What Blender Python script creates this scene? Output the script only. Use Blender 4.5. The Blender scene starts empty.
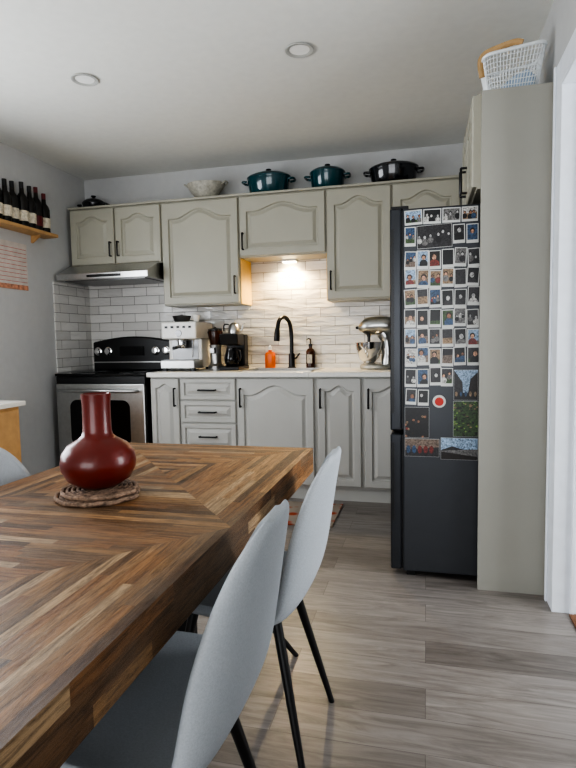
import bpy, bmesh, math, random
from mathutils import Vector, Matrix
random.seed(7)
scene=bpy.context.scene
pi=math.pi
# ------------------------------------------------------------------ materials
def mat(name,col=(.8,.8,.8),rough=.5,metal=0.,spec=.5,noise=0.,nscale=20,bump=0.,bscale=60,emit=None,es=0,trans=0,coat=0,alpha=1):
    m=bpy.data.materials.new(name);m.use_nodes=True
    nt=m.node_tree;b=nt.nodes['Principled BSDF']
    b.inputs['Base Color'].default_value=(*col,1);b.inputs['Roughness'].default_value=rough
    b.inputs['Metallic'].default_value=metal;b.inputs['Specular IOR Level'].default_value=spec
    b.inputs['Transmission Weight'].default_value=trans;b.inputs['Coat Weight'].default_value=coat
    tc=nt.nodes.new('ShaderNodeTexCoord')
    n=nt.nodes.new('ShaderNodeTexNoise');n.inputs['Scale'].default_value=nscale;n.inputs['Detail'].default_value=4
    nt.links.new(tc.outputs['Object'],n.inputs['Vector'])
    r=nt.nodes.new('ShaderNodeValToRGB')
    k=noise if noise>0 else .03
    r.color_ramp.elements[0].position=.3;r.color_ramp.elements[1].position=.7
    r.color_ramp.elements[0].color=(*[c*(1-k) for c in col],1)
    r.color_ramp.elements[1].color=(*[min(1,c*(1+k)) for c in col],1)
    nt.links.new(n.outputs['Fac'],r.inputs['Fac']);nt.links.new(r.outputs['Color'],b.inputs['Base Color'])
    if bump>0:
        n2=nt.nodes.new('ShaderNodeTexNoise');n2.inputs['Scale'].default_value=bscale;n2.inputs['Detail'].default_value=3
        nt.links.new(tc.outputs['Object'],n2.inputs['Vector'])
        bp=nt.nodes.new('ShaderNodeBump');bp.inputs['Strength'].default_value=bump;bp.inputs['Distance'].default_value=.005
        nt.links.new(n2.outputs['Fac'],bp.inputs['Height']);nt.links.new(bp.outputs['Normal'],b.inputs['Normal'])
    if emit:
        b.inputs['Emission Color'].default_value=(*emit,1);b.inputs['Emission Strength'].default_value=es
    return m
def S(r,g,b):
    f=lambda c:(c/255/12.92) if c/255<=.04045 else ((c/255+.055)/1.055)**2.4
    return (f(r),f(g),f(b))

M={}
M['wall']=mat('wall_paint',S(192,192,191),.7,noise=.02,bump=.05,bscale=200)
M['ceil']=mat('ceiling_paint',S(224,224,219),.8,noise=.02)
M['trim']=mat('white_trim_paint',S(230,234,240),.35)
M['ring']=mat('downlight_ring_grey',S(178,178,174),.45)
M['cab']=mat('cabinet_greige_paint',S(171,168,154),.38,noise=.02,nscale=6)
M['cablow']=mat('cabinet_lower_paint',S(188,187,182),.38,noise=.02,nscale=6)
M['panel']=mat('panel_greige_laminate',S(160,158,149),.45,noise=.02,nscale=5)
M['glowside']=mat('cabinet_side_painted_glow',S(220,186,112),.5,noise=.06)  # cabinet side colour with the sink light's warm glow painted in
M['counter']=mat('counter_white_laminate',S(228,226,220),.25,noise=.04,nscale=80)
M['steel']=mat('brushed_steel',S(190,190,188),.28,metal=1,noise=.05,nscale=40)
M['steeldk']=mat('dark_steel',S(120,120,120),.3,metal=1)
M['chrome']=mat('chrome',S(225,225,225),.1,metal=1)
M['black']=mat('black_metal',S(16,16,17),.35)
M['blackgl']=mat('black_glass',S(10,10,11),.08)
M['fridge']=mat('fridge_graphite',S(64,66,70),.32,noise=.03,metal=.35)
M['fridgedk']=mat('fridge_door_graphite',S(54,56,60),.3,metal=.5)
M['teal']=mat('teal_enamel',S(8,66,74),.15,coat=.5)
M['navy']=mat('dark_enamel',S(16,20,26),.15,coat=.6)
M['red']=mat('oxblood_glaze',S(102,26,17),.32,coat=.2,noise=.18,nscale=12)
M['woven']=mat('woven_seagrass',S(142,118,100),.85,noise=.65,nscale=90,bump=.8,bscale=260)
M['fabric']=mat('chair_grey_fabric',S(176,181,186),.9,noise=.08,nscale=300,bump=.25,bscale=700)
M['wood']=mat('shelf_wood',S(190,150,102),.5,noise=.12,nscale=14)
M['dkwood']=mat('threshold_wood',S(110,72,44),.5,noise=.2,nscale=14)
M['bamboo']=mat('bamboo_handle',S(180,146,100),.45,noise=.1,nscale=30)
M['plast']=mat('white_plastic',S(232,236,238),.4)
M['cream']=mat('cream_enamel',S(230,228,222),.25)
M['bottle']=mat('bottle_dark_glass',S(20,16,12),.08)
M['label']=mat('bottle_label',S(200,190,170),.6,noise=.3,nscale=60)
M['capsule']=mat('bottle_capsule_red',S(95,20,24),.4)
M['amber']=mat('amber_glass',S(60,32,16),.12)
M['orange']=mat('orange_soap',S(232,110,40),.3)
M['paper']=mat('calendar_paper',S(205,196,188),.8,noise=.1,nscale=20)
M['paper2']=mat('calendar_picture',S(196,140,112),.8,noise=.45,nscale=35)
M['roaster']=mat('hammered_pewter',S(176,173,164),.4,metal=.5,noise=.2,nscale=30,bump=.4,bscale=60)
M['stone']=mat('speckled_bowl_glaze',S(176,172,160),.5,noise=.25,nscale=40)
M['cloth']=mat('pale_blue_cloth',S(170,190,212),.9,noise=.15,nscale=30,bump=.3)
M['glow']=mat('undercabinet_led',(1,.85,.6),.5,emit=(1,.78,.45),es=35)
M['led_off']=mat('downlight_lens',S(240,240,237),.4)
M['mag']=mat('magnet_red',S(190,60,50),.5)

def nodes(name):
    m=bpy.data.materials.new(name);m.use_nodes=True
    return m,m.node_tree,m.node_tree.nodes['Principled BSDF'],m.node_tree.nodes.new,m.node_tree.links.new
# floor
m,nt,b,N,L=nodes('grey_oak_planks');M['floor']=m
tc=N('ShaderNodeTexCoord');br=N('ShaderNodeTexBrick')
L(tc.outputs['Object'],br.inputs['Vector'])
br.inputs['Scale'].default_value=1;br.inputs['Brick Width'].default_value=1.22;br.inputs['Row Height'].default_value=.15
br.inputs['Mortar Size'].default_value=.0007;br.offset=.37;br.inputs['Bias'].default_value=0
br.inputs['Color1'].default_value=(*S(148,142,137),1);br.inputs['Color2'].default_value=(*S(120,114,109),1);br.inputs['Mortar'].default_value=(*S(84,79,74),1)
sc=N('ShaderNodeSeparateColor');L(br.outputs['Color'],sc.inputs[0])
mul=N('ShaderNodeMath');mul.operation='MULTIPLY';mul.inputs[1].default_value=97;L(sc.outputs[0],mul.inputs[0])
cb=N('ShaderNodeCombineXYZ');L(mul.outputs[0],cb.inputs[2]);va=N('ShaderNodeVectorMath');va.operation='ADD'
mp=N('ShaderNodeMapping');mp.inputs['Scale'].default_value=(1.5,13,1);L(tc.outputs['Object'],mp.inputs['Vector'])
L(mp.outputs[0],va.inputs[0]);L(cb.outputs[0],va.inputs[1])
ns=N('ShaderNodeTexNoise');ns.inputs['Scale'].default_value=1.8;ns.inputs['Detail'].default_value=10;ns.inputs['Roughness'].default_value=.7;ns.inputs['Distortion'].default_value=1.3
L(va.outputs[0],ns.inputs['Vector'])
rp=N('ShaderNodeValToRGB');rp.color_ramp.elements[0].position=.30;rp.color_ramp.elements[1].position=.64
rp.color_ramp.elements[0].color=(.48,.45,.43,1);rp.color_ramp.elements[1].color=(1.1,1.09,1.08,1)
L(ns.outputs['Fac'],rp.inputs['Fac'])
mx=N('ShaderNodeMix');mx.data_type='RGBA';mx.blend_type='MULTIPLY';mx.inputs[0].default_value=.9
L(br.outputs['Color'],mx.inputs[6]);L(rp.outputs['Color'],mx.inputs[7]);L(mx.outputs[2],b.inputs['Base Color'])
b.inputs['Roughness'].default_value=.34
bp=N('ShaderNodeBump');bp.inputs['Strength'].default_value=.15;bp.inputs['Distance'].default_value=.002
L(ns.outputs['Fac'],bp.inputs['Height']);L(bp.outputs['Normal'],b.inputs['Normal'])
# tile
def tilemat(name,axis):
    m,nt,b,N,L=nodes(name)
    tc=N('ShaderNodeTexCoord');sp=N('ShaderNodeSeparateXYZ');cb=N('ShaderNodeCombineXYZ');L(tc.outputs['Object'],sp.inputs[0])
    L(sp.outputs[axis],cb.inputs[0]);L(sp.outputs[2],cb.inputs[1])
    br=N('ShaderNodeTexBrick');L(cb.outputs[0],br.inputs['Vector']);br.inputs['Scale'].default_value=1
    br.inputs['Brick Width'].default_value=.235;br.inputs['Row Height'].default_value=.0745;br.inputs['Mortar Size'].default_value=.0018;br.inputs['Mortar Smooth'].default_value=.3
    br.inputs['Color1'].default_value=(*S(228,226,222),1);br.inputs['Color2'].default_value=(*S(206,204,200),1);br.inputs['Mortar'].default_value=(*S(120,116,110),1)
    L(br.outputs['Color'],b.inputs['Base Color']);b.inputs['Roughness'].default_value=.12
    ns=N('ShaderNodeTexNoise');ns.inputs['Scale'].default_value=7;ns.inputs['Detail'].default_value=2
    mp=N('ShaderNodeMapping');mp.inputs['Scale'].default_value=(1,3,1);L(cb.outputs[0],mp.inputs[0]);L(mp.outputs[0],ns.inputs['Vector'])
    ad=N('ShaderNodeMath');ad.operation='SUBTRACT';L(ns.outputs['Fac'],ad.inputs[0]);L(br.outputs['Fac'],ad.inputs[1])
    sb=N('ShaderNodeMath');sb.operation='MULTIPLY_ADD';sep=N('ShaderNodeSeparateColor');L(br.outputs['Color'],sep.inputs[0])
    L(sep.outputs[0],sb.inputs[0]);sb.inputs[1].default_value=2;L(ad.outputs[0],sb.inputs[2])
    bp=N('ShaderNodeBump');bp.inputs['Strength'].default_value=1;bp.inputs['Distance'].default_value=.014
    L(sb.outputs[0],bp.inputs['Height']);L(bp.outputs['Normal'],b.inputs['Normal'])
    return m
M['tile']=tilemat('white_subway_tile',0);M['tileL']=tilemat('white_subway_tile_side',1)
# table wood
m,nt,b,N,L=nodes('reclaimed_parquet_wood');M['parq']=m
at=N('ShaderNodeAttribute');at.attribute_name='Col'
uv=N('ShaderNodeTexCoord');mp=N('ShaderNodeMapping');mp.inputs['Scale'].default_value=(7,75,1);L(uv.outputs['UV'],mp.inputs[0])
ns=N('ShaderNodeTexNoise');ns.inputs['Scale'].default_value=1.5;ns.inputs['Detail'].default_value=8;ns.inputs['Roughness'].default_value=.8;ns.inputs['Distortion'].default_value=.5
L(mp.outputs[0],ns.inputs['Vector'])
rp=N('ShaderNodeValToRGB');rp.color_ramp.elements[0].position=.38;rp.color_ramp.elements[1].position=.58
rp.color_ramp.elements[0].color=(.30,.27,.25,1);rp.color_ramp.elements[1].color=(1.14,1.12,1.10,1);L(ns.outputs['Fac'],rp.inputs['Fac'])
mx=N('ShaderNodeMix');mx.data_type='RGBA';mx.blend_type='MULTIPLY';mx.inputs[0].default_value=.9
L(at.outputs['Color'],mx.inputs[6]);L(rp.outputs['Color'],mx.inputs[7])
nw=N('ShaderNodeTexNoise');nw.inputs['Scale'].default_value=6;nw.inputs['Detail'].default_value=6;L(uv.outputs['Object'],nw.inputs['Vector'])
rw=N('ShaderNodeValToRGB');rw.color_ramp.elements[0].position=.48;rw.color_ramp.elements[1].position=.75;L(nw.outputs['Fac'],rw.inputs['Fac'])
mw=N('ShaderNodeMath');mw.operation='MULTIPLY';mw.inputs[1].default_value=.4;L(rw.outputs['Color'],mw.inputs[0])
m2=N('ShaderNodeMix');m2.data_type='RGBA';m2.inputs[7].default_value=(*S(136,122,106),1);L(mw.outputs[0],m2.inputs[0]);L(mx.outputs[2],m2.inputs[6])
L(m2.outputs[2],b.inputs['Base Color'])
b.inputs['Roughness'].default_value=.45
bp=N('ShaderNodeBump');bp.inputs['Strength'].default_value=.8;bp.inputs['Distance'].default_value=.003
L(ns.outputs['Fac'],bp.inputs['Height']);L(bp.outputs['Normal'],b.inputs['Normal'])
# rug
m,nt,b,N,L=nodes('kitchen_mat_pattern');M['rug']=m
tc=N('ShaderNodeTexCoord');vo=N('ShaderNodeTexVoronoi');vo.inputs['Scale'].default_value=11;L(tc.outputs['Object'],vo.inputs['Vector'])
rp=N('ShaderNodeValToRGB');e=rp.color_ramp.elements;e[0].position=.25;e[0].color=(*S(170,74,40),1);e[1].position=.45;e[1].color=(*S(160,148,134),1)
L(vo.outputs['Distance'],rp.inputs['Fac']);L(rp.outputs['Color'],b.inputs['Base Color']);b.inputs['Roughness'].default_value=.9
# ------------------------------------------------------------------ helpers
def link(ob,parent=None):
    scene.collection.objects.link(ob)
    if parent is not None:
        ob.parent=parent;ob.matrix_parent_inverse=Matrix.Translation(-parent.location)
    return ob
def empty(name,loc):
    e=bpy.data.objects.new(name,None);e.empty_display_size=.1;e.location=loc;scene.collection.objects.link(e);return e
def fin(name,bm,ms,parent=None,smooth=False,bevel=0,seg=2,auto=None):
    bmesh.ops.recalc_face_normals(bm,faces=bm.faces)
    me=bpy.data.meshes.new(name);bm.to_mesh(me);bm.free()
    if not isinstance(ms,(list,tuple)):ms=[ms]
    for x in ms:me.materials.append(M[x] if isinstance(x,str) else x)
    if smooth:
        for p in me.polygons:p.use_smooth=True
        if auto:
            me.set_sharp_from_angle(angle=math.radians(auto))
    ob=bpy.data.objects.new(name,me);link(ob,parent)
    if bevel>0:
        md=ob.modifiers.new('b','BEVEL');md.width=bevel;md.segments=seg;md.limit_method='ANGLE'
    return ob
def addbox(bm,x0,x1,y0,y1,z0,z1,mi=0):
    r=bmesh.ops.create_cube(bm,size=1)
    for v in r['verts']:
        v.co=Vector((x0+(v.co.x+.5)*(x1-x0),y0+(v.co.y+.5)*(y1-y0),z0+(v.co.z+.5)*(z1-z0)))
    for f in {f for v in r['verts'] for f in v.link_faces}:f.material_index=mi
def box(name,x0,x1,y0,y1,z0,z1,m,parent=None,bevel=0,seg=2):
    bm=bmesh.new();addbox(bm,x0,x1,y0,y1,z0,z1);return fin(name,bm,m,parent,bevel=bevel,seg=seg)
def boxes(name,lst,m,parent=None,bevel=0):
    bm=bmesh.new()
    for b in lst:addbox(bm,*b)
    return fin(name,bm,m,parent,bevel=bevel)
def lathe(name,prof,loc,m,parent=None,seg=32,sx=1,sy=1,rot=None,auto=40):
    bm=bmesh.new();rings=[]
    for r,z in prof:
        if r<1e-5:rings.append([bm.verts.new((0,0,z))])
        else:rings.append([bm.verts.new((r*sx*math.cos(2*pi*i/seg),r*sy*math.sin(2*pi*i/seg),z)) for i in range(seg)])
    for a,b in zip(rings,rings[1:]):
        for i in range(seg):
            j=(i+1)%seg
            if len(a)==1 and len(b)==1:continue
            if len(a)==1:bm.faces.new((a[0],b[i],b[j]))
            elif len(b)==1:bm.faces.new((a[i],b[0],a[j]))
            else:bm.faces.new((a[i],a[j],b[j],b[i]))
    if len(rings[0])>1:bm.faces.new(rings[0])
    if len(rings[-1])>1:bm.faces.new(rings[-1])
    T=Matrix.Translation(loc)
    if rot is not None:T=T@rot.to_4x4()
    bmesh.ops.transform(bm,matrix=T,verts=bm.verts)
    return fin(name,bm,m,parent,smooth=True,auto=auto)
def addtube(bm,pts,r,seg=10,closed=False,flat=1.0):
    pts=[Vector(p) for p in pts];n=len(pts)
    rr=r if isinstance(r,(list,tuple)) else [r]*n
    if len(rr)<n:rr=list(rr)+[rr[-1]]*(n-len(rr))
    rings=[];prev=None
    for i,p in enumerate(pts):
        if closed:t=(pts[(i+1)%n]-pts[i-1])
        else:t=(pts[min(i+1,n-1)]-pts[max(i-1,0)])
        t.normalize()
        if prev is None:
            a=Vector((0,0,1)) if abs(t.z)<.9 else Vector((1,0,0))
            u=t.cross(a).normalized()
        else:
            u=(prev-t*prev.dot(t)).normalized()
        prev=u;w=t.cross(u)
        rings.append([bm.verts.new(p+(u*math.cos(2*pi*k/seg)*flat+w*math.sin(2*pi*k/seg))*rr[i]) for k in range(seg)])
    rng=range(n) if closed else range(n-1)
    for i in rng:
        a=rings[i];b=rings[(i+1)%n]
        for k in range(seg):
            j=(k+1)%seg;bm.faces.new((a[k],a[j],b[j],b[k]))
    if not closed:
        bm.faces.new(rings[0]);bm.faces.new(rings[-1])
def tube(name,pts,r,m,parent=None,seg=10,closed=False,flat=1.0):
    bm=bmesh.new();addtube(bm,pts,r,seg,closed,flat);return fin(name,bm,m,parent,smooth=True,auto=50)
def smoothpts(pts,n=6):
    P=[Vector(p) for p in pts];out=[]
    for i in range(len(P)-1):
        p0=P[max(i-1,0)];p1=P[i];p2=P[i+1];p3=P[min(i+2,len(P)-1)]
        for k in range(n):
            t=k/n
            out.append(.5*((2*p1)+(p2-p0)*t+(2*p0-5*p1+4*p2-p3)*t*t+(3*p1-p0-3*p2+p3)*t**3))
    out.append(P[-1]);return out
def prism(name,poly,axis,a0,a1,m,parent=None,bevel=0,smooth=False):
    def V(p,a):
        return {'x':(a,p[0],p[1]),'y':(p[0],a,p[1]),'z':(p[0],p[1],a)}[axis]
    bm=bmesh.new();A=[bm.verts.new(V(p,a0)) for p in poly];B=[bm.verts.new(V(p,a1)) for p in poly]
    bm.faces.new(A);bm.faces.new(B)
    for i in range(len(poly)):
        j=(i+1)%len(poly);bm.faces.new((A[i],A[j],B[j],B[i]))
    return fin(name,bm,m,parent,bevel=bevel)
def door(name,x0,x1,z0,z1,yback,m,parent,rise=.04,stile=.055,rotz=None,origin=None,th=.022):
    w=x1-x0;h=z1-z0
    NA=24
    def outer(d):
        P=[(d,d),(w-d,d),(w-d,h-d)]
        for i in range(1,NA):P.append((w-d-(w-2*d)*i/NA,h-d))
        P.append((d,h-d));return P
    def inner(s):
        sh=h-s-rise;P=[(s,s),(w-s,s),(w-s,sh)]
        hw=(w-2*s)/2;
        for i in range(1,NA):
            x=w-s-(w-2*s)*i/NA;u=abs(x-w/2)/hw
            P.append((x,sh+(rise*(.5+.5*math.cos(pi*min(u/.82,1))) if rise>0 else 0)))
        P.append((s,sh));return P
    lv=[(outer(0),0),(outer(0),th-.005),(outer(.005),th),(inner(stile),th),(inner(stile+.006),th-.014),(inner(stile+.014),th-.014),(inner(stile+.038),th-.001)]
    bm=bmesh.new();R=[]
    for P,d in lv:R.append([bm.verts.new((px,-d,pz)) for px,pz in P])
    n=len(R[0])
    for a,b in zip(R,R[1:]):
        for i in range(n):
            j=(i+1)%n;bm.faces.new((a[i],a[j],b[j],b[i]))
    bm.faces.new(R[-1]);bm.faces.new(list(reversed(R[0])))
    T=Matrix.Translation((x0,yback,z0)) if rotz is None else Matrix.Translation(origin)@Matrix.Rotation(rotz,4,'Z')
    bmesh.ops.transform(bm,matrix=T,verts=bm.verts)
    return fin(name,bm,m,parent)
def vhandle(name,x,y,z0,z1,parent):
    tube(name,[(x,y,z0),(x,y-.028,z0),(x,y-.028,z0+.001),(x,y-.028,z1-.001),(x,y-.028,z1),(x,y,z1)],.0065,'black',parent,8)
def hhandle(name,x0,x1,y,z,parent):
    tube(name,[(x0,y,z),(x0,y-.028,z),(x0+.001,y-.028,z),(x1-.001,y-.028,z),(x1,y-.028,z),(x1,y,z)],.0065,'black',parent,8)
# ------------------------------------------------------------------ room
XL,XR,YB,YF,H=-2.92,.53,4.43,-2.6,2.59
XH=2.0
box('floor',XL-.1,XH,YF-.1,YB+.1,-.08,0,'floor')
box('ceiling',XL-.1,XH,YF-.1,YB+.1,H,H+.1,'ceil')
box('wall_back',XL-.1,XR+.12,YB,YB+.1,0,H,'wall')
WY0,WY1=1.0,2.75
boxes('wall_left',[(XL-.1,XL,WY1,YB,0,H),(XL-.1,XL,YF,WY0,0,H),(XL-.1,XL,WY0,WY1,0,.9),(XL-.1,XL,WY0,WY1,2.1,H)],'wall')
boxes('wall_front',[(XL-.1,-2.3,YF-.1,YF,0,H),(.4,XH,YF-.1,YF,0,H),(-2.3,.4,YF-.1,YF,2.2,H),(-2.3,.4,YF-.1,YF,0,.05)],'wall')
boxes('wall_right',[(XR,XR+.12,2.46,YB,0,H),(XR,XR+.12,YF,1.3,0,H),(XR,XR+.12,1.3,2.46,2.15,H)],'wall')
boxes('wall_hall',[(XH-.02,XH+.1,YF,.9,0,H),(XH-.02,XH+.1,2.5,YB,0,H),(XH-.02,XH+.1,.9,2.5,0,.5),(XH-.02,XH+.1,.9,2.5,2.15,H),(XR+.12,XH,3.2,3.3,0,H)],'wall')
def frame_x(name,x0,x1,y0,y1,z0,z1,t):
    boxes(name,[(x0,x1,y0,y0+t,z0,z1),(x0,x1,y1-t,y1,z0,z1),(x0,x1,y0,y1,z0,z0+t),(x0,x1,y0,y1,z1-t,z1),(x0,x1,(y0+y1)/2-t/2,(y0+y1)/2+t/2,z0,z1)],'trim')
frame_x('window_1',XL-.08,XL-.02,WY0,WY1,.9,2.1,.05)
boxes('window_2',[(-2.3,-2.24,YF-.08,YF-.02,.05,2.2),(.34,.4,YF-.08,YF-.02,.05,2.2),(-.98,-.92,YF-.08,YF-.02,.05,2.2),(-2.3,.4,YF-.08,YF-.02,.05,.11),(-2.3,.4,YF-.08,YF-.02,2.14,2.2)],'trim')
frame_x('window_3',XH+.02,XH+.08,.9,2.5,.5,2.15,.05)
boxes('trim_1',[(XR-.018,XR-.001,2.462,2.555,0,2.24),(XR-.018,XR-.001,1.21,1.3,0,2.24),(XR-.018,XR-.001,1.3,2.462,2.15,2.24),
  (XR-.026,XR-.018,2.535,2.555,0,2.24)],'trim',bevel=.003)
boxes('trim_2',[(XR-.018,XR+.13,2.44,2.461,0,2.149),(XR-.018,XR+.13,1.3,1.32,0,2.149),(XR-.018,XR+.13,1.32,2.44,2.13,2.149),(XR+.05,XR+.065,2.425,2.44,0,2.13)],'trim',bevel=.002)
box('threshold_strip',XR+.045,XR+.12,1.325,2.42,0.0005,.008,'dkwood')
boxes('baseboard_left',[(XL,XL+.015,YF,2.2,0,.11)],'trim')
boxes('baseboard_right',[(XR-.015,XR,YF,1.205,0,.11)],'trim')
for i,(x,y) in enumerate([(-1.80,2.78),(-.61,2.80)]):
    e=empty('recessed_ceiling_light' ,(x,y,H))
    lathe('trim_ring',[(.052,0),(.068,-.002),(.072,-.006),(.07,-.009),(.055,-.008),(.05,-.004),(.05,0)],(x,y,H),'ring',e,40)
    lathe('lens',[(0,-.004),(.05,-.004),(.05,0)],(x,y,H),'led_off',e,40)
box('backsplash_tile',XL+.001,XR-.3,YB-.012,YB-.001,.93,1.83,'tile')
box('backsplash_tile_side',XL+.001,XL+.012,3.93,YB-.013,.93,1.66,'tileL')
# ------------------------------------------------------------------ upper cabinets
YU=4.15
e=empty('upper_cabinets',(-1.3,4.3,1.45))
runs=[(-2.88,-2.05,1.80),(-2.05,-1.40,1.45),(-1.40,-.72,1.80),(-.72,-.24,1.45),(-.24,.235,1.45)]
for i,(a,b_,z) in enumerate(runs):
    box('box_%d'%i,a+.001,b_-.001,YU,YB-.015,z,2.265,'cab',e)
boxes('side_painted_glow',[(-1.3995,-1.396,YU+.005,YB-.016,1.45,1.80),(-.724,-.7205,YU+.005,YB-.016,1.45,1.80)],'glowside',e)  # thin yellow skins on the sides over the sink, lamplight put into their colour
box('top_rail',-2.885,.24,YU-.028,YB-.015,2.265,2.282,'cab',e,bevel=.004)
g=.007
def ud(i,a,b_,z0,rise=.045):door('door_%d'%i,a+g,b_-g,z0+.008,2.255,YU,'cab',e,rise)
ud(0,-2.88,-2.465,1.80,.04);ud(1,-2.465,-2.05,1.80,.04)
ud(2,-2.05,-1.40,1.45,.07);ud(3,-1.40,-.72,1.80,.055);ud(4,-.72,-.24,1.45,.055);ud(5,-.24,.235,1.45,.055)
yh=YU-.022
vhandle('handle_0',-2.50,yh,1.87,1.98,e);vhandle('handle_1',-2.43,yh,1.87,1.98,e)
vhandle('handle_2',-1.435,yh,1.53,1.66,e);vhandle('handle_3',-1.365,yh,1.86,1.98,e)
vhandle('handle_4',-.685,yh,1.53,1.66,e);vhandle('handle_5',-.205,yh,1.53,1.66,e)
e=empty('under_cabinet_light',(-1.06,4.37,1.79))
box('housing',-1.12,-1.00,4.345,4.40,1.783,1.7995,'trim',e,bevel=.003)
box('diffuser',-1.11,-1.01,4.35,4.395,1.778,1.784,'glow',e)
# ------------------------------------------------------------------ hood
e=empty('range_hood',(-2.47,4.2,1.65))
prism('shell',[(YB-.015,1.797),(4.10,1.797),(3.93,1.72),(3.92,1.715),(3.92,1.665),(YB-.015,1.665)],'x',-2.875,-2.07,'steel',e,bevel=.004)
box('filter',-2.83,-2.12,3.97,4.38,1.660,1.6655,'steeldk',e)
box('slot_strip',-2.60,-2.30,3.9185,3.921,1.68,1.70,'black',e)
# ------------------------------------------------------------------ base cabinets
YD=3.86
e=empty('base_cabinets',(-.9,4.1,0))
boxes('carcass',[(-2.045,-.0,YD,YB-.015,.10,.895)],'cablow',e)
boxes('toe_kick',[(-2.045,0,YD+.03,YB-.015,0.0,.10)],'cablow',e)
def ld(i,a,b_,z0=.115,z1=.885,rise=.04,st=.05):door('front_%d'%i,a+g,b_-g,z0,z1,YD,'cablow',e,rise,st)
ld(0,-2.045,-1.80,rise=.03,st=.04)
ld(1,-1.80,-1.35,.725,.885,0,.03);ld(2,-1.80,-1.35,.555,.715,0,.03);ld(3,-1.80,-1.35,.335,.545,0,.03);ld(4,-1.80,-1.35,.115,.325,0,.03)
ld(5,-1.35,-.765,rise=.07);ld(6,-.75,-.43,rise=.04);ld(7,-.42,-.01,rise=.045)
yh=YD-.022
for i,z in enumerate((.80,.635,.45,.225)):hhandle('pull_%d'%i,-1.64,-1.51,yh,z,e)
vhandle('handle_a',-1.835,yh,.68,.81,e);vhandle('handle_b',-1.315,yh,.68,.81,e);vhandle('handle_c',-.722,yh,.68,.81,e);vhandle('handle_d',-.385,yh,.68,.81,e)
e=empty('countertop',(-1,4.1,.93))
zc0,zc1=.896,.932
boxes('slab',[(-2.055,-1.33,3.81,YB-.013,zc0,zc1),(-.80,.0,3.81,YB-.013,zc0,zc1),(-1.33,-.80,3.81,3.93,zc0,zc1),(-1.33,-.80,4.31,YB-.013,zc0,zc1)],'counter',e,bevel=.004)
e2=empty('kitchen_sink',(-1.06,4.12,.93))
boxes('rim',[(-1.345,-1.325,3.915,4.325,.932,.937),(-.805,-.785,3.915,4.325,.932,.937),(-1.345,-.785,3.915,3.932,.932,.937),(-1.345,-.785,4.308,4.325,.932,.937)],'steel',e2)
boxes('basin',[(-1.328,-1.32,3.932,4.308,.905,.932),(-.81,-.802,3.932,4.308,.905,.932),(-1.328,-.802,3.932,3.94,.905,.932),(-1.328,-.802,4.30,4.308,.905,.932),(-1.328,-.802,3.932,4.308,.898,.905)],'steel',e2)
# ------------------------------------------------------------------ stove
e=empty('electric_range',(-2.46,4.1,0))
x0,x1=-2.855,-2.075
box('body',x0,x1,3.86,4.41,.02,.905,'black',e)
box('cooktop',x0-.004,x1+.004,3.82,4.33,.905,.925,'blackgl',e,bevel=.005)
box('control_lip',x0,x1,3.825,3.86,.83,.905,'black',e,bevel=.01)
boxes('oven_door',[(x0+.005,x1-.005,3.815,3.86,.24,.845)],'steel',e,bevel=.008)
P=[]
for cx_,cz_,a0 in((x1-.19,.66,0),(x0+.19,.66,pi/2),(x0+.19,.42,pi),(x1-.19,.42,1.5*pi)):
    for i in range(7):
        a=a0+pi/2*i/6;P.append((cx_+.06*math.cos(a),cz_+.06*math.sin(a)))
prism('oven_window',P,'y',3.811,3.816,'blackgl',e)
tube('oven_handle',[(x0+.06,3.815,.795),(x0+.06,3.77,.795),(x0+.062,3.765,.795),(x1-.062,3.765,.795),(x1-.06,3.77,.795),(x1-.06,3.815,.795)],.012,'steel',e,12)
box('drawer',x0+.005,x1-.005,3.82,3.86,.05,.23,'steel',e,bevel=.006)
P=[(x0+.01,.92),(x1-.01,.92),(x1-.01,1.17)]
for i in range(1,16):
    t=i/16;P.append((x1-.01-(x1-x0-.02)*t,1.17+.045*math.sin(pi*t)))
P.append((x0+.01,1.17))
prism('backguard',P,'y',4.34,4.415,'black',e,bevel=.012)
boxes('backguard_trim',[(x0+.02,x1-.02,4.335,4.34,.99,1.0)],'steel',e)
box('display',-2.58,-2.35,4.334,4.341,1.05,1.13,'blackgl',e)
for i,x in enumerate((-2.79,-2.69,-2.24,-2.14)):
    lathe('knob_%d'%i,[(.034,0),(.036,.012),(.026,.016),(.024,.034),(0,.036)],(x,4.34,1.09),'chrome',e,24,rot=Matrix.Rotation(pi/2,3,'X'))
for i,(x,y,r) in enumerate(((-2.67,3.95,.10),(-2.27,3.95,.08),(-2.67,4.2,.08),(-2.27,4.2,.10))):
    lathe('burner_%d'%i,[(r-.004,0),(r-.004,.0008),(r,.0008),(r,0)],(x,y,.925),'steeldk',e,40)
# ------------------------------------------------------------------ counter appliances
ZC=.932
e=empty('espresso_machine',(-1.92,4.15,ZC))
ex0,ex1=-2.02,-1.735
boxes('feet',[(ex0+.01,ex0+.04,4.0,4.03,ZC,ZC+.02),(ex1-.04,ex1-.01,4.0,4.03,ZC,ZC+.02),(ex0+.01,ex0+.04,4.3,4.33,ZC,ZC+.02),(ex1-.04,ex1-.01,4.3,4.33,ZC,ZC+.02)],'black',e)
box('drip_tray',ex0,ex1,3.98,4.16,ZC+.02,ZC+.085,'steel',e,bevel=.006)
box('tray_grille',ex0+.02,ex1-.02,3.995,4.15,ZC+.085,ZC+.089,'steeldk',e)
box('column',ex0,ex1,4.14,4.36,ZC+.02,ZC+.25,'cream',e,bevel=.008)
box('column_plate',ex0+.03,ex1-.03,4.136,4.141,ZC+.09,ZC+.24,'steeldk',e)
box('head',ex0-.005,ex1+.005,4.02,4.37,ZC+.25,ZC+.385,'cream',e,bevel=.012)
boxes('button_panel',[(ex0+.03+i*.05,ex0+.05+i*.05,4.012,4.021,ZC+.335,ZC+.352) for i in range(5)],'black',e)
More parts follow.
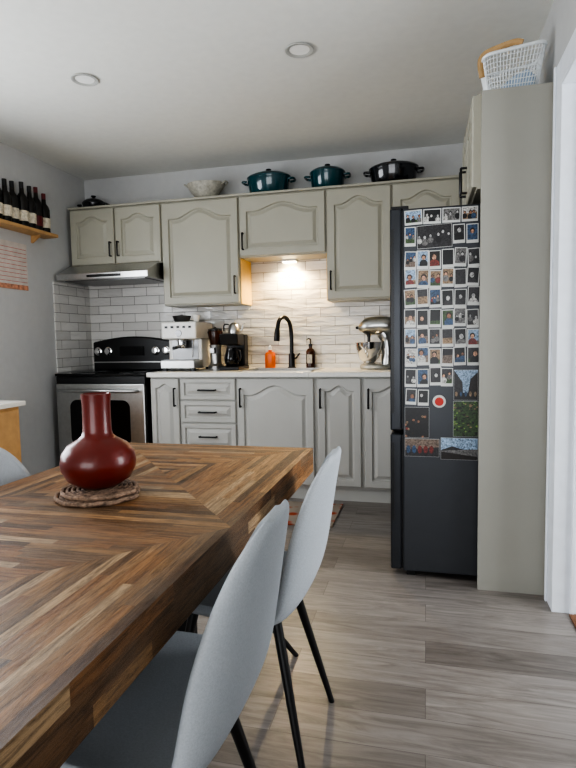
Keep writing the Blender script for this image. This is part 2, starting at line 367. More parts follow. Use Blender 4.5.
lathe('gauge',[(0,.004),(.026,.004),(.028,0)],(-1.878,4.02,ZC+.295),'steeldk',e,rot=Matrix.Rotation(pi/2,3,'X'))
lathe('group_head',[(.033,0),(.035,.03),(.03,.045),(0,.045)],(-1.878,4.08,ZC+.205),'chrome',e)
lathe('portafilter',[(0,0),(.02,.0),(.032,.012),(.034,.03),(0,.03)],(-1.878,4.08,ZC+.176),'chrome',e)
tube('portafilter_handle',[(-1.878,4.05,ZC+.19),(-1.878,4.0,ZC+.187),(-1.878,3.93,ZC+.18)],[.007,.012,.014],'black',e)
tube('steam_wand',smoothpts([(-1.765,4.06,ZC+.25),(-1.76,4.03,ZC+.2),(-1.755,4.0,ZC+.11)]),.005,'chrome',e)
lathe('bean_hopper',[(.055,0),(.075,.05),(.078,.055),(.02,.062),(0,.07)],(-1.95,4.25,ZC+.385),'steeldk',e)
lathe('cup',[(.02,0),(.03,.04),(.032,.055),(.028,.055),(.018,.01),(0,.01)],(-1.80,4.2,ZC+.386),'cream',e)
e=empty('coffee_grinder',(-1.65,4.2,ZC))
lathe('base',[(.062,0),(.064,.03),(.045,.05),(.045,.17),(.05,.2)],(-1.65,4.22,ZC),'steel',e)
box('chute',-1.67,-1.63,4.14,4.2,ZC+.13,ZC+.18,'steel',e,bevel=.006)
lathe('hopper',[(.042,0),(.062,.1),(.06,.11),(.03,.125),(0,.13)],(-1.65,4.22,ZC+.2),'amber',e)
lathe('lid',[(.055,0),(.055,.02),(.015,.03),(0,.04)],(-1.65,4.22,ZC+.305),'black',e)
e=empty('drip_coffee_maker',(-1.47,4.2,ZC))
box('base',-1.56,-1.40,4.05,4.32,ZC,ZC+.03,'black',e,bevel=.008)
box('tank',-1.555,-1.405,4.22,4.32,ZC+.03,ZC+.28,'black',e,bevel=.01)
prism('filter_head',[(4.07,ZC+.20),(4.05,ZC+.285),(4.22,ZC+.285),(4.22,ZC+.19)],'x',-1.555,-1.405,'black',e,bevel=.008)
lathe('carafe',[(.045,0),(.058,.03),(.06,.07),(.045,.12),(.04,.14),(.042,.145),(0,.146)],(-1.48,4.13,ZC+.032),'blackgl',e)
tube('carafe_handle',smoothpts([(-1.44,4.11,ZC+.16),(-1.40,4.09,ZC+.15),(-1.39,4.085,ZC+.1),(-1.425,4.10,ZC+.06)]),.007,'black',e)
e=empty('pour_over_kettle',(-1.50,4.27,ZC+.28))
lathe('body',[(.05,0),(.052,.01),(.04,.07),(.025,.085),(.01,.09),(.008,.105),(0,.11)],(-1.50,4.26,ZC+.286),'steel',e)
tube('spout',smoothpts([(-1.455,4.255,ZC+.30),(-1.43,4.25,ZC+.32),(-1.425,4.25,ZC+.355),(-1.405,4.25,ZC+.37)]),[.006]*19,'steel',e)
tube('handle',smoothpts([(-1.545,4.26,ZC+.36),(-1.585,4.26,ZC+.36),(-1.59,4.26,ZC+.31)]),.005,'black',e)
e=empty('dish_soap_bottle',(-1.22,4.22,ZC))
lathe('body',[(.038,0),(.044,.01),(.044,.11),(.035,.13),(.014,.138),(.014,.15)],(-1.23,4.35,.9325),'orange',e,sy=.6)
lathe('cap',[(.014,0),(.014,.025),(.006,.03),(.006,.04),(0,.04)],(-1.23,4.35,.9325+.15),'plast',e)
e=empty('soap_dispenser',(-.86,4.36,ZC))
dx=-.90
lathe('bottle',[(.032,0),(.037,.005),(.037,.13),(.028,.15),(.014,.16),(.014,.175)],(dx,4.375,ZC),'amber',e)
lathe('pump_collar',[(.016,0),(.016,.018),(.006,.02),(.006,.06),(0,.06)],(dx,4.375,ZC+.175),'black',e)
tube('pump_spout',[(dx,4.375,ZC+.232),(dx-.015,4.36,ZC+.236),(dx-.025,4.35,ZC+.226)],.006,'black',e)
box('label',dx-.02,dx+.02,4.334,4.338,ZC+.04,ZC+.11,'label',e)
e=empty('kitchen_faucet',(-1.05,4.37,ZC))
fx=-.035
lathe('base',[(.034,0),(.034,.008),(.026,.014),(.024,.11),(.02,.12)],(-1.02+fx,4.37,ZC),'black',e)
tube('gooseneck',smoothpts([(-1.02+fx,4.37,ZC+.1),(-1.02+fx,4.37,ZC+.28),(-1.03+fx,4.345,ZC+.37),(-1.055+fx,4.28,ZC+.41),(-1.08+fx,4.22,ZC+.38),(-1.09+fx,4.20,ZC+.31)],8),.0165,'black',e,14)
tube('spray_head',[(-1.09+fx,4.20,ZC+.32),(-1.092+fx,4.195,ZC+.28),(-1.094+fx,4.19,ZC+.22)],[.018,.023,.024],'black',e,14)
tube('lever',[(-1.0+fx,4.37,ZC+.08),(-.98+fx,4.365,ZC+.085),(-.95+fx,4.355,ZC+.12)],[.01,.008,.006],'black',e)
# stand mixer
e=empty('stand_mixer',(-.37,4.2,ZC))
mx_,my_=-.36,4.2
prism('base',[(mx_+.10*math.cos(a)*1.25,my_+.095*math.sin(a)) for a in [2*pi*i/28 for i in range(28)]],'z',ZC,ZC+.035,'roaster',e,bevel=.01)
bm=bmesh.new()
addtube(bm,smoothpts([(mx_+.08,my_+.01,ZC+.03),(mx_+.085,my_+.01,ZC+.12),(mx_+.075,my_+.01,ZC+.22),(mx_+.05,my_+.01,ZC+.27)]),[.05]*5+[.045]*8+[.05]*6,16)
fin('column',bm,'steel',e,True,auto=60)
bm=bmesh.new()
addtube(bm,smoothpts([(mx_+.125,my_,ZC+.315),(mx_+.11,my_,ZC+.318),(mx_+.05,my_,ZC+.325),(mx_-.04,my_,ZC+.322),(mx_-.10,my_,ZC+.312),(mx_-.135,my_,ZC+.31)],4),[.02,.035,.045,.052,.057,.062,.064,.066,.067,.067,.066,.066,.065,.063,.06,.055,.048,.04,.034,.026,.012],20)
fin('motor_head',bm,'steel',e,True,auto=60)
lathe('bowl',[(.045,0),(.05,.01),(.04,.015),(.075,.05),(.098,.12),(.102,.165),(.106,.168),(.1,.165),(.09,.1),(0,.04)],(mx_-.055,my_-.01,ZC+.035),'chrome',e)
lathe('beater_shaft',[(.022,0),(.012,-.03),(.01,-.1),(0,-.1)],(mx_-.055,my_-.01,ZC+.27),'steeldk',e)
lathe('trim_band',[(.01,0),(.012,.012),(.006,.02),(0,.02)],(mx_-.135,my_,ZC+.31),'black',e,rot=Matrix.Rotation(-pi/2,3,'Y'))
tube('bowl_handle',smoothpts([(mx_-.06,my_-.105,ZC+.17),(mx_-.065,my_-.145,ZC+.15),(mx_-.06,my_-.14,ZC+.1),(mx_-.055,my_-.09,ZC+.09)]),.006,'chrome',e)
# ------------------------------------------------------------------ pots on cabinets
def dutch(x,y,z,r,h,m,sx=1.,knob='black'):
    e=empty('dutch_oven',(x,y,z))
    lathe('pot',[(r*.82,0),(r*.9,.01),(r,h*.9),(r*1.02,h),(r*.96,h),(r*.9,h*.9),(0,.012)],(x,y,z),m,e,40,sx=sx)
    lathe('lid',[(r*1.03,0),(r*1.04,.008),(r*.96,.02),(r*.75,.034),(r*.35,.045),(0,.048)],(x,y,z+h+.001),m,e,40,sx=sx)
    lathe('knob',[(.012,0),(.010,.010),(.022,.018),(.02,.025),(0,.028)],(x,y,z+h+.047),knob,e,20)
    for s in(-1,1):
        tube('handle_%s'%('l' if s<0 else 'r'),smoothpts([(x+s*r*sx*.97,y-.045,z+h*.82),(x+s*(r*sx+.035),y-.035,z+h*.86),(x+s*(r*sx+.035),y+.035,z+h*.86),(x+s*r*sx*.97,y+.045,z+h*.82)]),.009,m,e,8)
ZT=2.283
dutch(-1.195,4.285,ZT,.12,.135,'teal',1.4)
dutch(-.73,4.285,ZT,.12,.13,'teal',1.1)
dutch(-.235,4.285,ZT,.125,.12,'navy',1.4)
dutch(-2.745,4.29,ZT,.085,.055,'navy',1.1)
e=empty('serving_bowl',(-1.735,4.28,ZT))
lathe('bowl',[(.06,0),(.065,.015),(.10,.05),(.135,.10),(.15,.135),(.146,.137),(.128,.105),(.09,.055),(0,.03)],(-1.72,4.285,ZT),'stone',e,40,sx=1.05,sy=.8)
for s in(-1,1):
    tube('handle_%d'%s,smoothpts([(-1.72+s*.145,4.25,ZT+.12),(-1.72+s*.175,4.26,ZT+.14),(-1.72+s*.175,4.31,ZT+.14),(-1.72+s*.145,4.32,ZT+.12)]),.007,'stone',e,8)
# ------------------------------------------------------------------ fridge
e=empty('refrigerator',(.15,2.95,0))
fy0,fy1=2.67,3.27
box('body',-.105,.50,fy0,fy1,.03,1.75,'fridge',e,bevel=.006)
box('upper_door',-.165,-.112,fy0+.002,fy1,.715,1.755,'fridgedk',e,bevel=.008)
box('lower_door',-.165,-.112,fy0+.002,fy1,.035,.70,'fridgedk',e,bevel=.008)
boxes('gasket',[(-.112,-.105,fy0+.012,fy1-.01,.72,1.745),(-.112,-.105,fy0+.012,fy1-.01,.04,.695)],'black',e)
boxes('handle_recess',[(-.160,-.146,fy0-.0005,fy0+.004,.80,1.66),(-.160,-.146,fy0-.0005,fy0+.004,.28,.66)],'black',e)
boxes('feet',[(-.09,-.05,fy0+.03,fy0+.07,0,.03),(.42,.46,fy0+.03,fy0+.07,0,.03),(-.09,-.05,fy1-.07,fy1-.03,0,.03),(.42,.46,fy1-.07,fy1-.03,0,.03)],'black',e)
box('hinge_cap',-.16,-.08,fy0+.02,fy0+.08,1.751,1.768,'black',e,bevel=.003)
PC={'dark':(20,19,21),'char':(44,42,44),'grey':(104,102,100),'lite':(180,178,174),'skin':(186,140,112),'skin2':(140,96,72),'blue':(50,74,104),'sky':(140,162,186),'red':(112,38,34),'green':(54,76,40),'tan':(134,110,84),'bwskin':(170,168,166),'hair':(30,22,17),'sand':(110,94,82),'leaf':(110,140,66)}
keys=list(PC)
pm=[mat('photo_ink_'+k,S(*PC[k]),.3,noise=.7,nscale=160) for k in keys]
M['pframe']=mat('instant_film_border',S(206,206,202),.4)
bm=bmesh.new();yy=fy0-.003
def shape(pts,y,k):
    f=bm.faces.new([bm.verts.new((x,y,z)) for x,z in pts]);f.material_index=keys.index(k)+1
    f.normal_update()
    if f.normal.y>0:f.normal_flip()
def clipell(cx_,cz_,rx,rz,x0,x1,z0,z1,y,k,n=14):
    pts=[]
    for i in range(n):
        a=2*pi*i/n;pts.append((min(max(cx_+rx*math.cos(a),x0),x1),min(max(cz_+rz*math.sin(a),z0),z1)))
    out=[pts[0]]
    for p in pts[1:]:
        if (p[0]-out[-1][0])**2+(p[1]-out[-1][1])**2>1e-9:out.append(p)
    if len(out)>3:shape(out,y,k)
def picture(x0,x1,z0,z1,y,style,people):
    w=x1-x0;h=z1-z0
    bg=random.choice({'bw':['dark','char','grey'],'col':['dark','char','blue','dark','tan','hair','char'],'out':['sky','lite','green']}[style])
    shape([(x0,z0),(x1,z0),(x1,z1),(x0,z1)],y,bg)
    if random.random()<.6:
        zz=z0+h*random.uniform(.25,.6)
        shape([(x0,z0),(x1,z0),(x1,zz),(x0,zz*random.uniform(.995,1))],y-.0001,random.choice(['char','grey'] if style=='bw' else ['green','sand','tan','dark']))
    for i in range(people):
        u=x0+w*(i+.5+random.uniform(-.2,.2))/people;r=min(w/people*.28,h*.17)*random.uniform(.8,1.15);zc=z0+h*random.uniform(.45,.7)
        sk='bwskin' if style=='bw' else random.choice(['skin','skin','skin2'])
        cl_=random.choice(['dark','lite','grey','char'] if style=='bw' else ['dark','lite','red','blue','grey','dark'])
        yy_=y-.0002-.0001*i
        clipell(u,zc-r*3.0,r*1.9,r*2.1,x0,x1,z0,z1,yy_,cl_)
        clipell(u,zc+r*.25,r*1.15,r*1.2,x0,x1,z0,z1,yy_-.00003,'hair' if style!='bw' else 'dark')
        clipell(u,zc-.15*r,r*.75,r*.95,x0,x1,z0,z1,yy_-.00006,sk)
def photo(x,z,w,h,border=.004,bot=.014,style=None,people=None,rot=True):
    d=random.uniform(0,.0006);nv=len(bm.verts)
    addbox(bm,x,x+w,yy-d,fy0-.0005,z,z+h,0)
    style=style or random.choice(['bw','bw','col','col','col','col','out'])
    picture(x+border,x+w-border,z+bot,z+h-border,yy-d-.0003,style,people if people is not None else random.choice([0,1,1,2,2,3]))
    if rot:
        bm.verts.ensure_lookup_table();a=random.gauss(0,.03);c=Vector((x+w/2,0,z+h/2))
        for v in bm.verts[nv:]:
            dx_,dz_=v.co.x-c.x,v.co.z-c.z
            v.co.x=c.x+dx_*math.cos(a)-dz_*math.sin(a);v.co.z=c.z+dx_*math.sin(a)+dz_*math.cos(a)
px=-.097
zt=1.742
for (a,w_,st) in((0,.079,'out'),(.084,.079,'bw'),(.168,.079,'bw'),(.252,.070,'out')):
    photo(px+a,zt-.068,w_,.066,.004,.010,st,3)
photo(px,1.577,.05,.088)
photo(px+.056,1.565,.155,.104,.0015,.0015,'bw',6)
photo(px+.215,1.580,.052,.085);photo(px+.273,1.578,.052,.085)
z=1.560
for r in range(7):
    for c in range(6):
        if r>=6 and c>=4:continue
        photo(px+c*.0556+random.uniform(-.0025,.0025),z-.086+random.uniform(-.006,.006),.0535,.085)
    z-=.0905
def bigprint(x0,x1,z0,z1,fn):
    addbox(bm,x0,x1,yy-.0003,fy0-.0005,z0,z1,0);fn(x0+.001,x1-.001,z0+.001,z1-.001,yy-.0006)
def night(x0,x1,z0,z1,y):
    shape([(x0,z0),(x1,z0),(x1,z1),(x0,z1)],y,'dark')
    for i in range(14):clipell(random.uniform(x0,x1),random.uniform(z0,z0+(z1-z0)*.7),.006,.006,x0,x1,z0,z1,y-.0001-.00003*i,random.choice(['red','tan','char','skin2','hair']),8)
def street(x0,x1,z0,z1,y):
    shape([(x0,z0),(x1,z0),(x1,z1),(x0,z1)],y,'sky');m_=(x0+x1)/2;h=z1-z0
    shape([(x0,z0),(m_-.01,z0),(m_-.015,z0+h*.6),(x0,z1)],y-.0001,'char');shape([(m_+.005,z0),(x1,z0),(x1,z1-.01),(m_+.02,z0+h*.7)],y-.0001,'hair')
    shape([(x0,z0),(x1,z0),(x1,z0+h*.2),(x0,z0+h*.28)],y-.0002,'dark')
    for i in range(5):clipell(x0+(x1-x0)*(i+.5)/5,z0+h*.2,.006,.012,x0,x1,z0,z1,y-.0003,random.choice(['red','blue','lite','tan']),8)
def foliage(x0,x1,z0,z1,y):
    shape([(x0,z0),(x1,z0),(x1,z1),(x0,z1)],y,'green')
    for i in range(90):
        clipell(random.uniform(x0,x1),random.uniform(z0,z1),random.uniform(.003,.008),random.uniform(.002,.006),x0,x1,z0,z1,y-.0001-.000005*i,random.choice(['leaf','dark','green','hair','tan','dark']),7)
def coast(x0,x1,z0,z1,y):
    h=z1-z0
    shape([(x0,z0),(x1,z0),(x1,z1),(x0,z1)],y,'sky')
    shape([(x0,z0),(x1,z0),(x1,z0+h*.5),(x0,z0+h*.42)],y-.0001,'grey');shape([(x0,z0),(x1,z0),(x1,z0+h*.15),(x0,z0+h*.36)],y-.0002,'hair')
    shape([(x0,z0+h*.43),(x0+(x1-x0)*.3,z0+h*.62),(x0+(x1-x0)*.6,z0+h*.48),(x1,z0+h*.5),(x0,z0+h*.40)],y-.0003,'char')
def sunset(x0,x1,z0,z1,y):
    h=z1-z0
    shape([(x0,z0),(x1,z0),(x1,z1),(x0,z1)],y,'sand');shape([(x0,z0),(x1,z0),(x1,z0+h*.55),(x0,z0+h*.35)],y-.0001,'char')
    for i in range(5):clipell(x0+(x1-x0)*(.1+.17*i),z0+h*.4,.01,.02,x0,x1,z0,z1,y-.0002-.00003*i,random.choice(['red','blue','hair','tan']),8)
bigprint(px+.222,px+.328,.865,1.005,street)
bigprint(px+.0,px+.112,.685,.83,night)
bigprint(px+.220,px+.330,.695,.860,foliage)
bigprint(px+.0,px+.158,.595,.68,sunset)
bigprint(px+.165,px+.330,.585,.688,coast)
photo(px+.06,.838,.05,.075);photo(px+.004,.842,.05,.075)
ob=fin('photo_prints',bm,['pframe']+pm)
e=empty('fridge_magnet',(.055,fy0,.87))
lathe('disc',[(0,.004),(.026,.004),(.03,.0),(.03,-.004),(0,-.004)],(.06,fy0-.008,.858),'pframe',e,rot=Matrix.Rotation(pi/2,3,'X'))
lathe('emblem',[(0,.002),(.018,.002),(.02,0),(.0,0)],(.06,fy0-.012,.858),'mag',e,rot=Matrix.Rotation(pi/2,3,'X'))
box('fridge_side_panel',.23,.527,2.595,2.615,0,2.205,'panel',bevel=.001)
e=empty('over_fridge_cabinet',(.37,3,1.83))
box('box',.215,.527,2.616,3.30,1.80,2.20,'cab',e)
door('door_far',0,.335,0,.385,0,'cab',e,.04,.05,rotz=-pi/2,origin=(.215,3.295,1.81))
door('door_near',0,.335,0,.385,0,'cab',e,.04,.05,rotz=-pi/2,origin=(.215,2.953,1.81))
for n,y in(('handle_a',2.99),('handle_b',2.92)):
    tube(n,[(.195,y,1.86),(.165,y,1.86),(.165,y,1.861),(.165,y,1.979),(.165,y,1.98),(.195,y,1.98)],.006,'black',e,8)
# ------------------------------------------------------------------ basket
bx,by,bz=.37,2.76,2.206
e=empty('storage_basket',(bx,by,bz))
def rr(w,d,r,n=6):
    P=[]
    for cx_,cy_,a0 in((w-r,d-r,0),(-(w-r),d-r,pi/2),(-(w-r),-(d-r),pi),(w-r,-(d-r),1.5*pi)):
        for i in range(n+1):
            a=a0+pi/2*i/n;P.append((cx_+r*math.cos(a),cy_+r*math.sin(a)))
    return P
def dense(P,n):
    V=[Vector((p[0],p[1])) for p in P];V.append(V[0]);L_=[0]
    for a,b in zip(V,V[1:]):L_.append(L_[-1]+(b-a).length)
    out=[];j=0
    for i in range(n):
        t=L_[-1]*i/n
        while L_[j+1]<t:j+=1
        f=(t-L_[j])/max(1e-9,L_[j+1]-L_[j]);out.append(V[j].lerp(V[j+1],f))
    return out
bm=bmesh.new();R=[];rows=9;nn=60
for k in range(rows+1):
    t=k/rows;P=dense(rr(.098+.028*t,.075+.03*t,.035),nn)
    R.append([bm.verts.new((bx+p.x,by+p.y,bz+.004+(.165+.20*(p.x+.126)*.6)*t)) for p in P])
for a,b_ in zip(R,R[1:]):
    for i in range(nn):
        j=(i+1)%nn;bm.faces.new((a[i],a[j],b_[j],b_[i]))
bm.faces.new(R[0])
toppts=[v.co.copy() for v in R[-1]]
ob=fin('mesh_wall',bm,'plast',e)
md=ob.modifiers.new('w','WIREFRAME');md.thickness=.0036;md.use_boundary=True
box('bottom',bx-.09,bx+.09,by-.065,by+.065,bz,bz+.004,'plast',e)
tube('rim',toppts,.008,'plast',e,8,True)
prism('folded_cloth',[(bx-.06,bz+.006),(bx+.08,bz+.006),(bx+.095,bz+.08),(bx+.06,bz+.115),(bx+.0,bz+.09),(bx-.06,bz+.04)],'y',by-.06,by+.06,'cloth',e,bevel=.01)
hz=bz+.165
tube('handle',smoothpts([(bx-.128,by-.04,hz-.06),(bx-.137,by-.05,hz+.0),(bx-.118,by-.06,hz+.03),(bx-.06,by-.08,hz+.042),(bx+.0,by-.10,hz+.046),(bx+.03,by-.108,hz+.035)]),.013,'bamboo',e,10,flat=.45)
# ------------------------------------------------------------------ left wall shelf
e=empty('wall_shelf',(-2.82,3.5,2.0))
box('board',XL+.002,-2.785,2.9,3.85,1.985,2.01,'wood',e,bevel=.003)
for i,y in enumerate((3.05,3.7)):
    prism('bracket_%d'%i,[(XL+.002,1.984),(-2.84,1.984),(-2.84,1.978),(XL+.014,1.93),(XL+.002,1.93)],'y',y,y+.015,'wood',e)
for i in range(10):
    y=3.79-i*.086;x=-2.85+random.uniform(-.01,.01);hh=random.uniform(.95,1.12)
    e=empty('wine_bottle',(x,y,2.01))
    lathe('glass',[(.034,0),(.040,.004),(.041,.18*hh),(.034,.205*hh),(.017,.23*hh),(.0145,.28*hh)],(x,y,2.011),'bottle',e,20)
    lathe('capsule',[(.0155,0),(.0155,.055),(.016,.06),(0,.06)],(x,y,2.011+.245*hh),random.choice(['capsule','black','black','label']),e,16)
    lathe('label',[(.0418,0),(.0418,.075)],(x,y,2.05),random.choice(['label','label','capsule']),e,20)
e=empty('wall_calendar',(XL,3.5,1.75))
box('page',XL+.001,XL+.006,3.30,3.64,1.565,1.84,'paper2',e)
box('picture',XL+.001,XL+.007,3.30,3.64,1.60,1.905,'paper',e)
boxes('grid',[(XL+.006,XL+.008,3.31,3.63,1.62+i*.03,1.623+i*.03) for i in range(9)],'mag',e)
# ------------------------------------------------------------------ sideboard left
e=empty('sideboard',(-2.7,2.6,0))
box('top',XL+.002,-2.49,2.25,3.03,.77,.80,'counter',e,bevel=.004)
boxes('body',[(XL+.01,-2.52,2.28,3.0,.12,.769)],'wood',e,bevel=.003)
boxes('doors',[(-2.52,-2.505,2.30,2.63,.15,.75),(-2.52,-2.505,2.65,2.98,.15,.75)],'wood',e,bevel=.003)
boxes('legs',[(x,x+.04,y,y+.04,0,.119) for x in(XL+.03,-2.58) for y in(2.3,2.94)],'wood',e)
box('kitchen_mat',-1.45,-.56,3.30,3.78,.001,.010,'rug',bevel=.003)
# ------------------------------------------------------------------ table
TX0,TX1,TY0,TY1,TZ=-1.155,-.40,.20,1.965,.76
e=empty('dining_table',((TX0+TX1)/2,(TY0+TY1)/2,0))
pal=[S(162,120,80),S(140,102,68),S(174,136,96),S(122,90,60),S(154,112,74),S(106,80,58),S(164,126,86),S(136,108,80),S(190,160,124),S(150,108,70),S(132,100,70)]
bm=bmesh.new();uvl=bm.loops.layers.uv.new('UVMap');cl=bm.loops.layers.float_color.new('Col')
def strip(quad,dirv):
    c=random.choice(pal);k=random.uniform(.85,1.1);c=(c[0]*k,c[1]*k,c[2]*k,1)
    vs=[bm.verts.new(q) for q in quad];f=bm.faces.new(vs)
    ou,ov=random.uniform(0,50),random.uniform(0,50)
    d=Vector(dirv);n=Vector((-d.y,d.x,0))
    top=abs(quad[0][2]-quad[2][2])<1e-6
    for lp in f.loops:
        co=lp.vert.co
        lp[uvl].uv=(co.dot(d)+ou,co.dot(n)+ov) if top else (co.y+co.x+ou,co.z+ov)
        lp[cl]=c
nb=2;bl=(TY1-TY0)/nb;K=19
for bi in range(nb):
    ya=TY0+bi*bl;yb=ya+bl;xc=(TX0+TX1)/2;yc=(ya+yb)/2;hx=(TX1-TX0)/2;hy=bl/2
    def corner(sx,sy,t):return Vector((xc+sx*hx*t,yc+sy*hy*t,TZ))
    for k in range(K):
        t0=(k+1)/K;t1=k/K
        for (s1,s2,d) in(((-1,1),(1,1),(1,0,0)),((1,1),(1,-1),(0,1,0)),((1,-1),(-1,-1),(1,0,0)),((-1,-1),(-1,1),(0,1,0))):
            o0=corner(*s1,t0);o1=corner(*s2,t0);i0=corner(*s1,t1);i1=corner(*s2,t1)
            if t1==0:
                strip([tuple(o0),tuple(o1),tuple(i0)],d);continue
            cuts=[0]
            if t0>.3 and random.random()<.8:cuts.append(random.uniform(.2,.75))
            if t0>.6 and random.random()<.5:cuts.append(random.uniform(.8,.92))
            cuts=sorted(cuts)+[1]
            for a,b_ in zip(cuts,cuts[1:]):
                Lo=(o1-o0)
                def inn(t):
                    if t in(0,1):return i0 if t==0 else i1
                    p=o0+Lo*t;dd=(i1-i0).normalized();return i0+dd*(p-i0).dot(dd)
                strip([tuple(v) for v in(o0+Lo*a,o0+Lo*b_,inn(b_),inn(a))],d)
TH=.085
zb=TZ-TH
for (xa,ya,xb,yb) in((TX1,TY0,TX1,TY1),(TX1,TY1,TX0,TY1),(TX0,TY1,TX0,TY0),(TX0,TY0,TX1,TY0)):
    n=6 if abs(ya-yb)>1 else 3
    for r,(za,zb_) in enumerate(((TZ-.028,TZ),(TZ-.056,TZ-.028),(zb,TZ-.056))):
        cs=sorted([0,1]+[random.random() for _ in range(n-1)])
        for a,b_ in zip(cs,cs[1:]):
            p=lambda t,z:(xa+(xb-xa)*t,ya+(yb-ya)*t,z)
            strip([p(a,za),p(b_,za),p(b_,zb_),p(a,zb_)],(1,0,0))
v=[bm.verts.new(q) for q in((TX0,TY0,zb),(TX1,TY0,zb),(TX1,TY1,zb),(TX0,TY1,zb))];f=bm.faces.new(v)
for lp in f.loops:lp[cl]=(.1,.06,.03,1)
me=bpy.data.meshes.new('top');bmesh.ops.remove_doubles(bm,verts=bm.verts,dist=1e-5);bmesh.ops.recalc_face_normals(bm,faces=bm.faces);bm.to_mesh(me);bm.free();me.materials.append(M['parq'])
ob=bpy.data.objects.new('top',me);link(ob,e)
boxes('underframe',[(TX0+.15,TX1-.22,TY0+.10,TY1-.10,zb-.03,zb-.001)],'black',e)
for i,y in enumerate((.42,1.76)):
    boxes('trestle_%d'%i,[(-.93,-.80,y-.035,y+.035,.04,zb-.03),(-1.08,-.74,y-.035,y+.035,0,.04)],'black',e,bevel=.004)
# vase and coaster
vx,vy=-.82,1.25
e=empty('woven_trivet',(vx,vy,TZ))
def coil(name,R_,z,r,jx=0):
    bm=bmesh.new();pts=[]
    n=int(R_/(2*r*.95));T=n*48
    for i in range(T+1):
        a=2*pi*i/48;rad=max(.002,R_*i/T);pts.append((vx+jx+rad*math.cos(a),vy+rad*math.sin(a),z+r+.0012*math.sin(a*11)))
    addtube(bm,pts,r,6);fin(name,bm,'woven',e,True)
coil('lower_coil',.108,TZ+.001,.006);coil('upper_coil',.098,TZ+.0135,.006,.006)
zv=TZ+.027
VP=[(.045,0),(.05,.002),(.082,.022),(.096,.048),(.0985,.066),(.094,.088),(.078,.110),(.052,.125),(.040,.134),(.0365,.145),(.0355,.18),(.0355,.215),(.0375,.236),(.038,.242),(.034,.243),(.029,.235),(.028,.15),(0,.15)]
lathe('ceramic_vase',[(r*(.955 if z<.13 else .98),z*.985) for r,z in VP],(vx+.002,vy,zv),'red',None,48,auto=60)
# ------------------------------------------------------------------ chairs
def chair(cx_,cy_,ang,feet):
    e=empty('dining_chair',(cx_,cy_,0))
    Rm=Matrix.Translation((cx_,cy_,0))@Matrix.Rotation(ang,4,'Z')
    prof=[(-.235,.435,.165,.000,0),(-.225,.450,.185,.004,0),(-.17,.458,.205,.014,0),(-.08,.450,.215,.026,0),(.02,.438,.222,.034,0),(.10,.432,.224,.030,.008),(.155,.442,.224,.02,.024),(.190,.475,.222,.008,.040),(.212,.535,.216,0,.052),(.226,.615,.206,0,.054),(.238,.69,.190,0,.046),(.248,.752,.166,0,.036),(.257,.800,.136,0,.024),(.263,.832,.10,0,.012),(.266,.847,.045,0,.003)]
    bm=bmesh.new();rows=[];nx=14
    for (x,z,hw,lift,wrap) in prof:
        row=[]
        for i in range(nx+1):
            u=-1+2*i/nx
            row.append(bm.verts.new((x-wrap*abs(u)**2.2,hw*math.sin(u*pi/2*.98),z+lift*abs(u)**2.5)))
        rows.append(row)
    for a,b_ in zip(rows,rows[1:]):
        for i in range(nx):bm.faces.new((a[i],a[i+1],b_[i+1],b_[i]))
    bmesh.ops.transform(bm,matrix=Rm,verts=bm.verts)
    ob=fin('shell',bm,'fabric',e,True)
    md=ob.modifiers.new('s','SOLIDIFY');md.thickness=.026;md.offset=0
    md=ob.modifiers.new('ss','SUBSURF');md.levels=2;md.render_levels=2
    bm=bmesh.new()
    tops=[(-.11,-.12),(-.11,.12),(.115,-.10),(.115,.10)]
    for (tx,ty),ft in zip(tops,feet):
        T=Rm@Vector((tx,ty,.42));F_=Vector((ft[0],ft[1],0))
        addtube(bm,[T,T.lerp(F_,.5),F_],[.0145,.012,.0085],12)
    fin('legs',bm,'black',e,True,auto=60)
    bm=bmesh.new()
    a=[Rm@Vector((tx,ty,.418)) for tx,ty in tops]
    for i,j in((0,1),(1,3),(3,2),(2,0)):addtube(bm,[a[i],a[j]],.009,8)
    fin('seat_frame',bm,'black',e,True,auto=60)
def feet_for(cx_,cy_,ang):
    Rm=Matrix.Translation((cx_,cy_,0))@Matrix.Rotation(ang,4,'Z')
    return [tuple((Rm@Vector((a,b_,0)))[:2]) for a,b_ in((-.2,-.2),(-.2,.2),(.21,-.2),(.21,.19))]
c=(-.508,1.49,0.0)
chair(*c,[(-.70,1.30),(-.46,1.90),(-.295,1.30),(-.29,1.67)])
c=(-.527,.94,0.0)
chair(*c,feet_for(*c))
c=(-1.045,1.35,pi)
chair(*c,feet_for(*c))
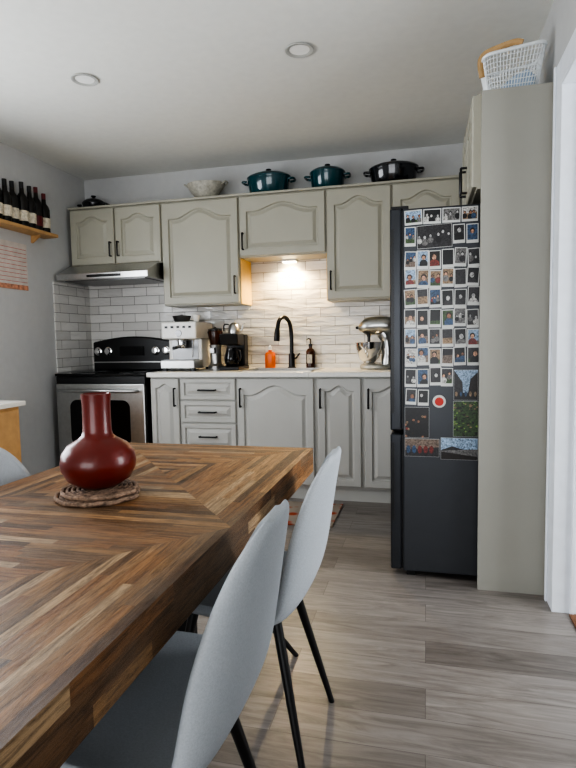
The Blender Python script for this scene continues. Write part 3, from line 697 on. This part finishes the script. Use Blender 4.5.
# ------------------------------------------------------------------ lights
def area(name,loc,rot,sx,sy,en,col=(1,1,1)):
    l=bpy.data.lights.new(name,'AREA');l.shape='RECTANGLE';l.size=sx;l.size_y=sy;l.energy=en;l.color=col
    o=bpy.data.objects.new(name,l);o.location=loc;o.rotation_euler=rot;scene.collection.objects.link(o);return o
area('window_daylight_rear',(-.95,YF-.15,1.15),(pi/2,0,0),2.6,2.1,62,(.98,.99,1))
area('window_daylight_left',(XL-.15,(WY0+WY1)/2,1.5),(0,-pi/2,0),1.15,1.7,46,(.93,.96,1))
area('window_daylight_hall',(XH+.15,1.7,1.32),(0,pi/2,0),1.6,1.5,58,(.94,.97,1))
sl=bpy.data.lights.new('sun','SUN');sl.energy=3.6;sl.color=(1,.96,.9);sl.angle=math.radians(1)
so=bpy.data.objects.new('sun',sl)
so.rotation_euler=Vector((.15,.62,-.85)).to_track_quat('-Z','Y').to_euler();scene.collection.objects.link(so)
l=bpy.data.lights.new('sink_lamp','SPOT');l.energy=36;l.color=(1,.74,.40);l.spot_size=math.radians(160);l.spot_blend=.6;l.shadow_soft_size=.03
o=bpy.data.objects.new('sink_lamp',l);o.location=(-1.06,4.345,1.75);scene.collection.objects.link(o)
w=bpy.data.worlds.new('world');scene.world=w;w.use_nodes=True
bg=w.node_tree.nodes['Background'];bg.inputs[0].default_value=(.86,.92,1,1);bg.inputs[1].default_value=1.5
# ------------------------------------------------------------------ camera
yaw=math.radians(14);pitch=math.radians(4.4);roll=math.radians(1.0)
F=Vector((-math.sin(yaw)*math.cos(pitch),math.cos(yaw)*math.cos(pitch),-math.sin(pitch)))
R_=Vector((math.cos(yaw),math.sin(yaw),0));U=R_.cross(F)
R2=R_*math.cos(roll)-U*math.sin(roll);U2=R_*math.sin(roll)+U*math.cos(roll)
Mx=Matrix((R2,U2,-F)).transposed().to_4x4();Mx.translation=Vector((0,0,1.15))
cam=bpy.data.cameras.new('camera');cam.sensor_fit='VERTICAL';cam.sensor_height=36;cam.lens=36*555/768;cam.clip_start=.02
co=bpy.data.objects.new('camera',cam);co.matrix_world=Mx;scene.collection.objects.link(co);scene.camera=co
scene.view_settings.view_transform='AgX'
scene.view_settings.look='AgX - High Contrast'
scene.view_settings.exposure=0.0
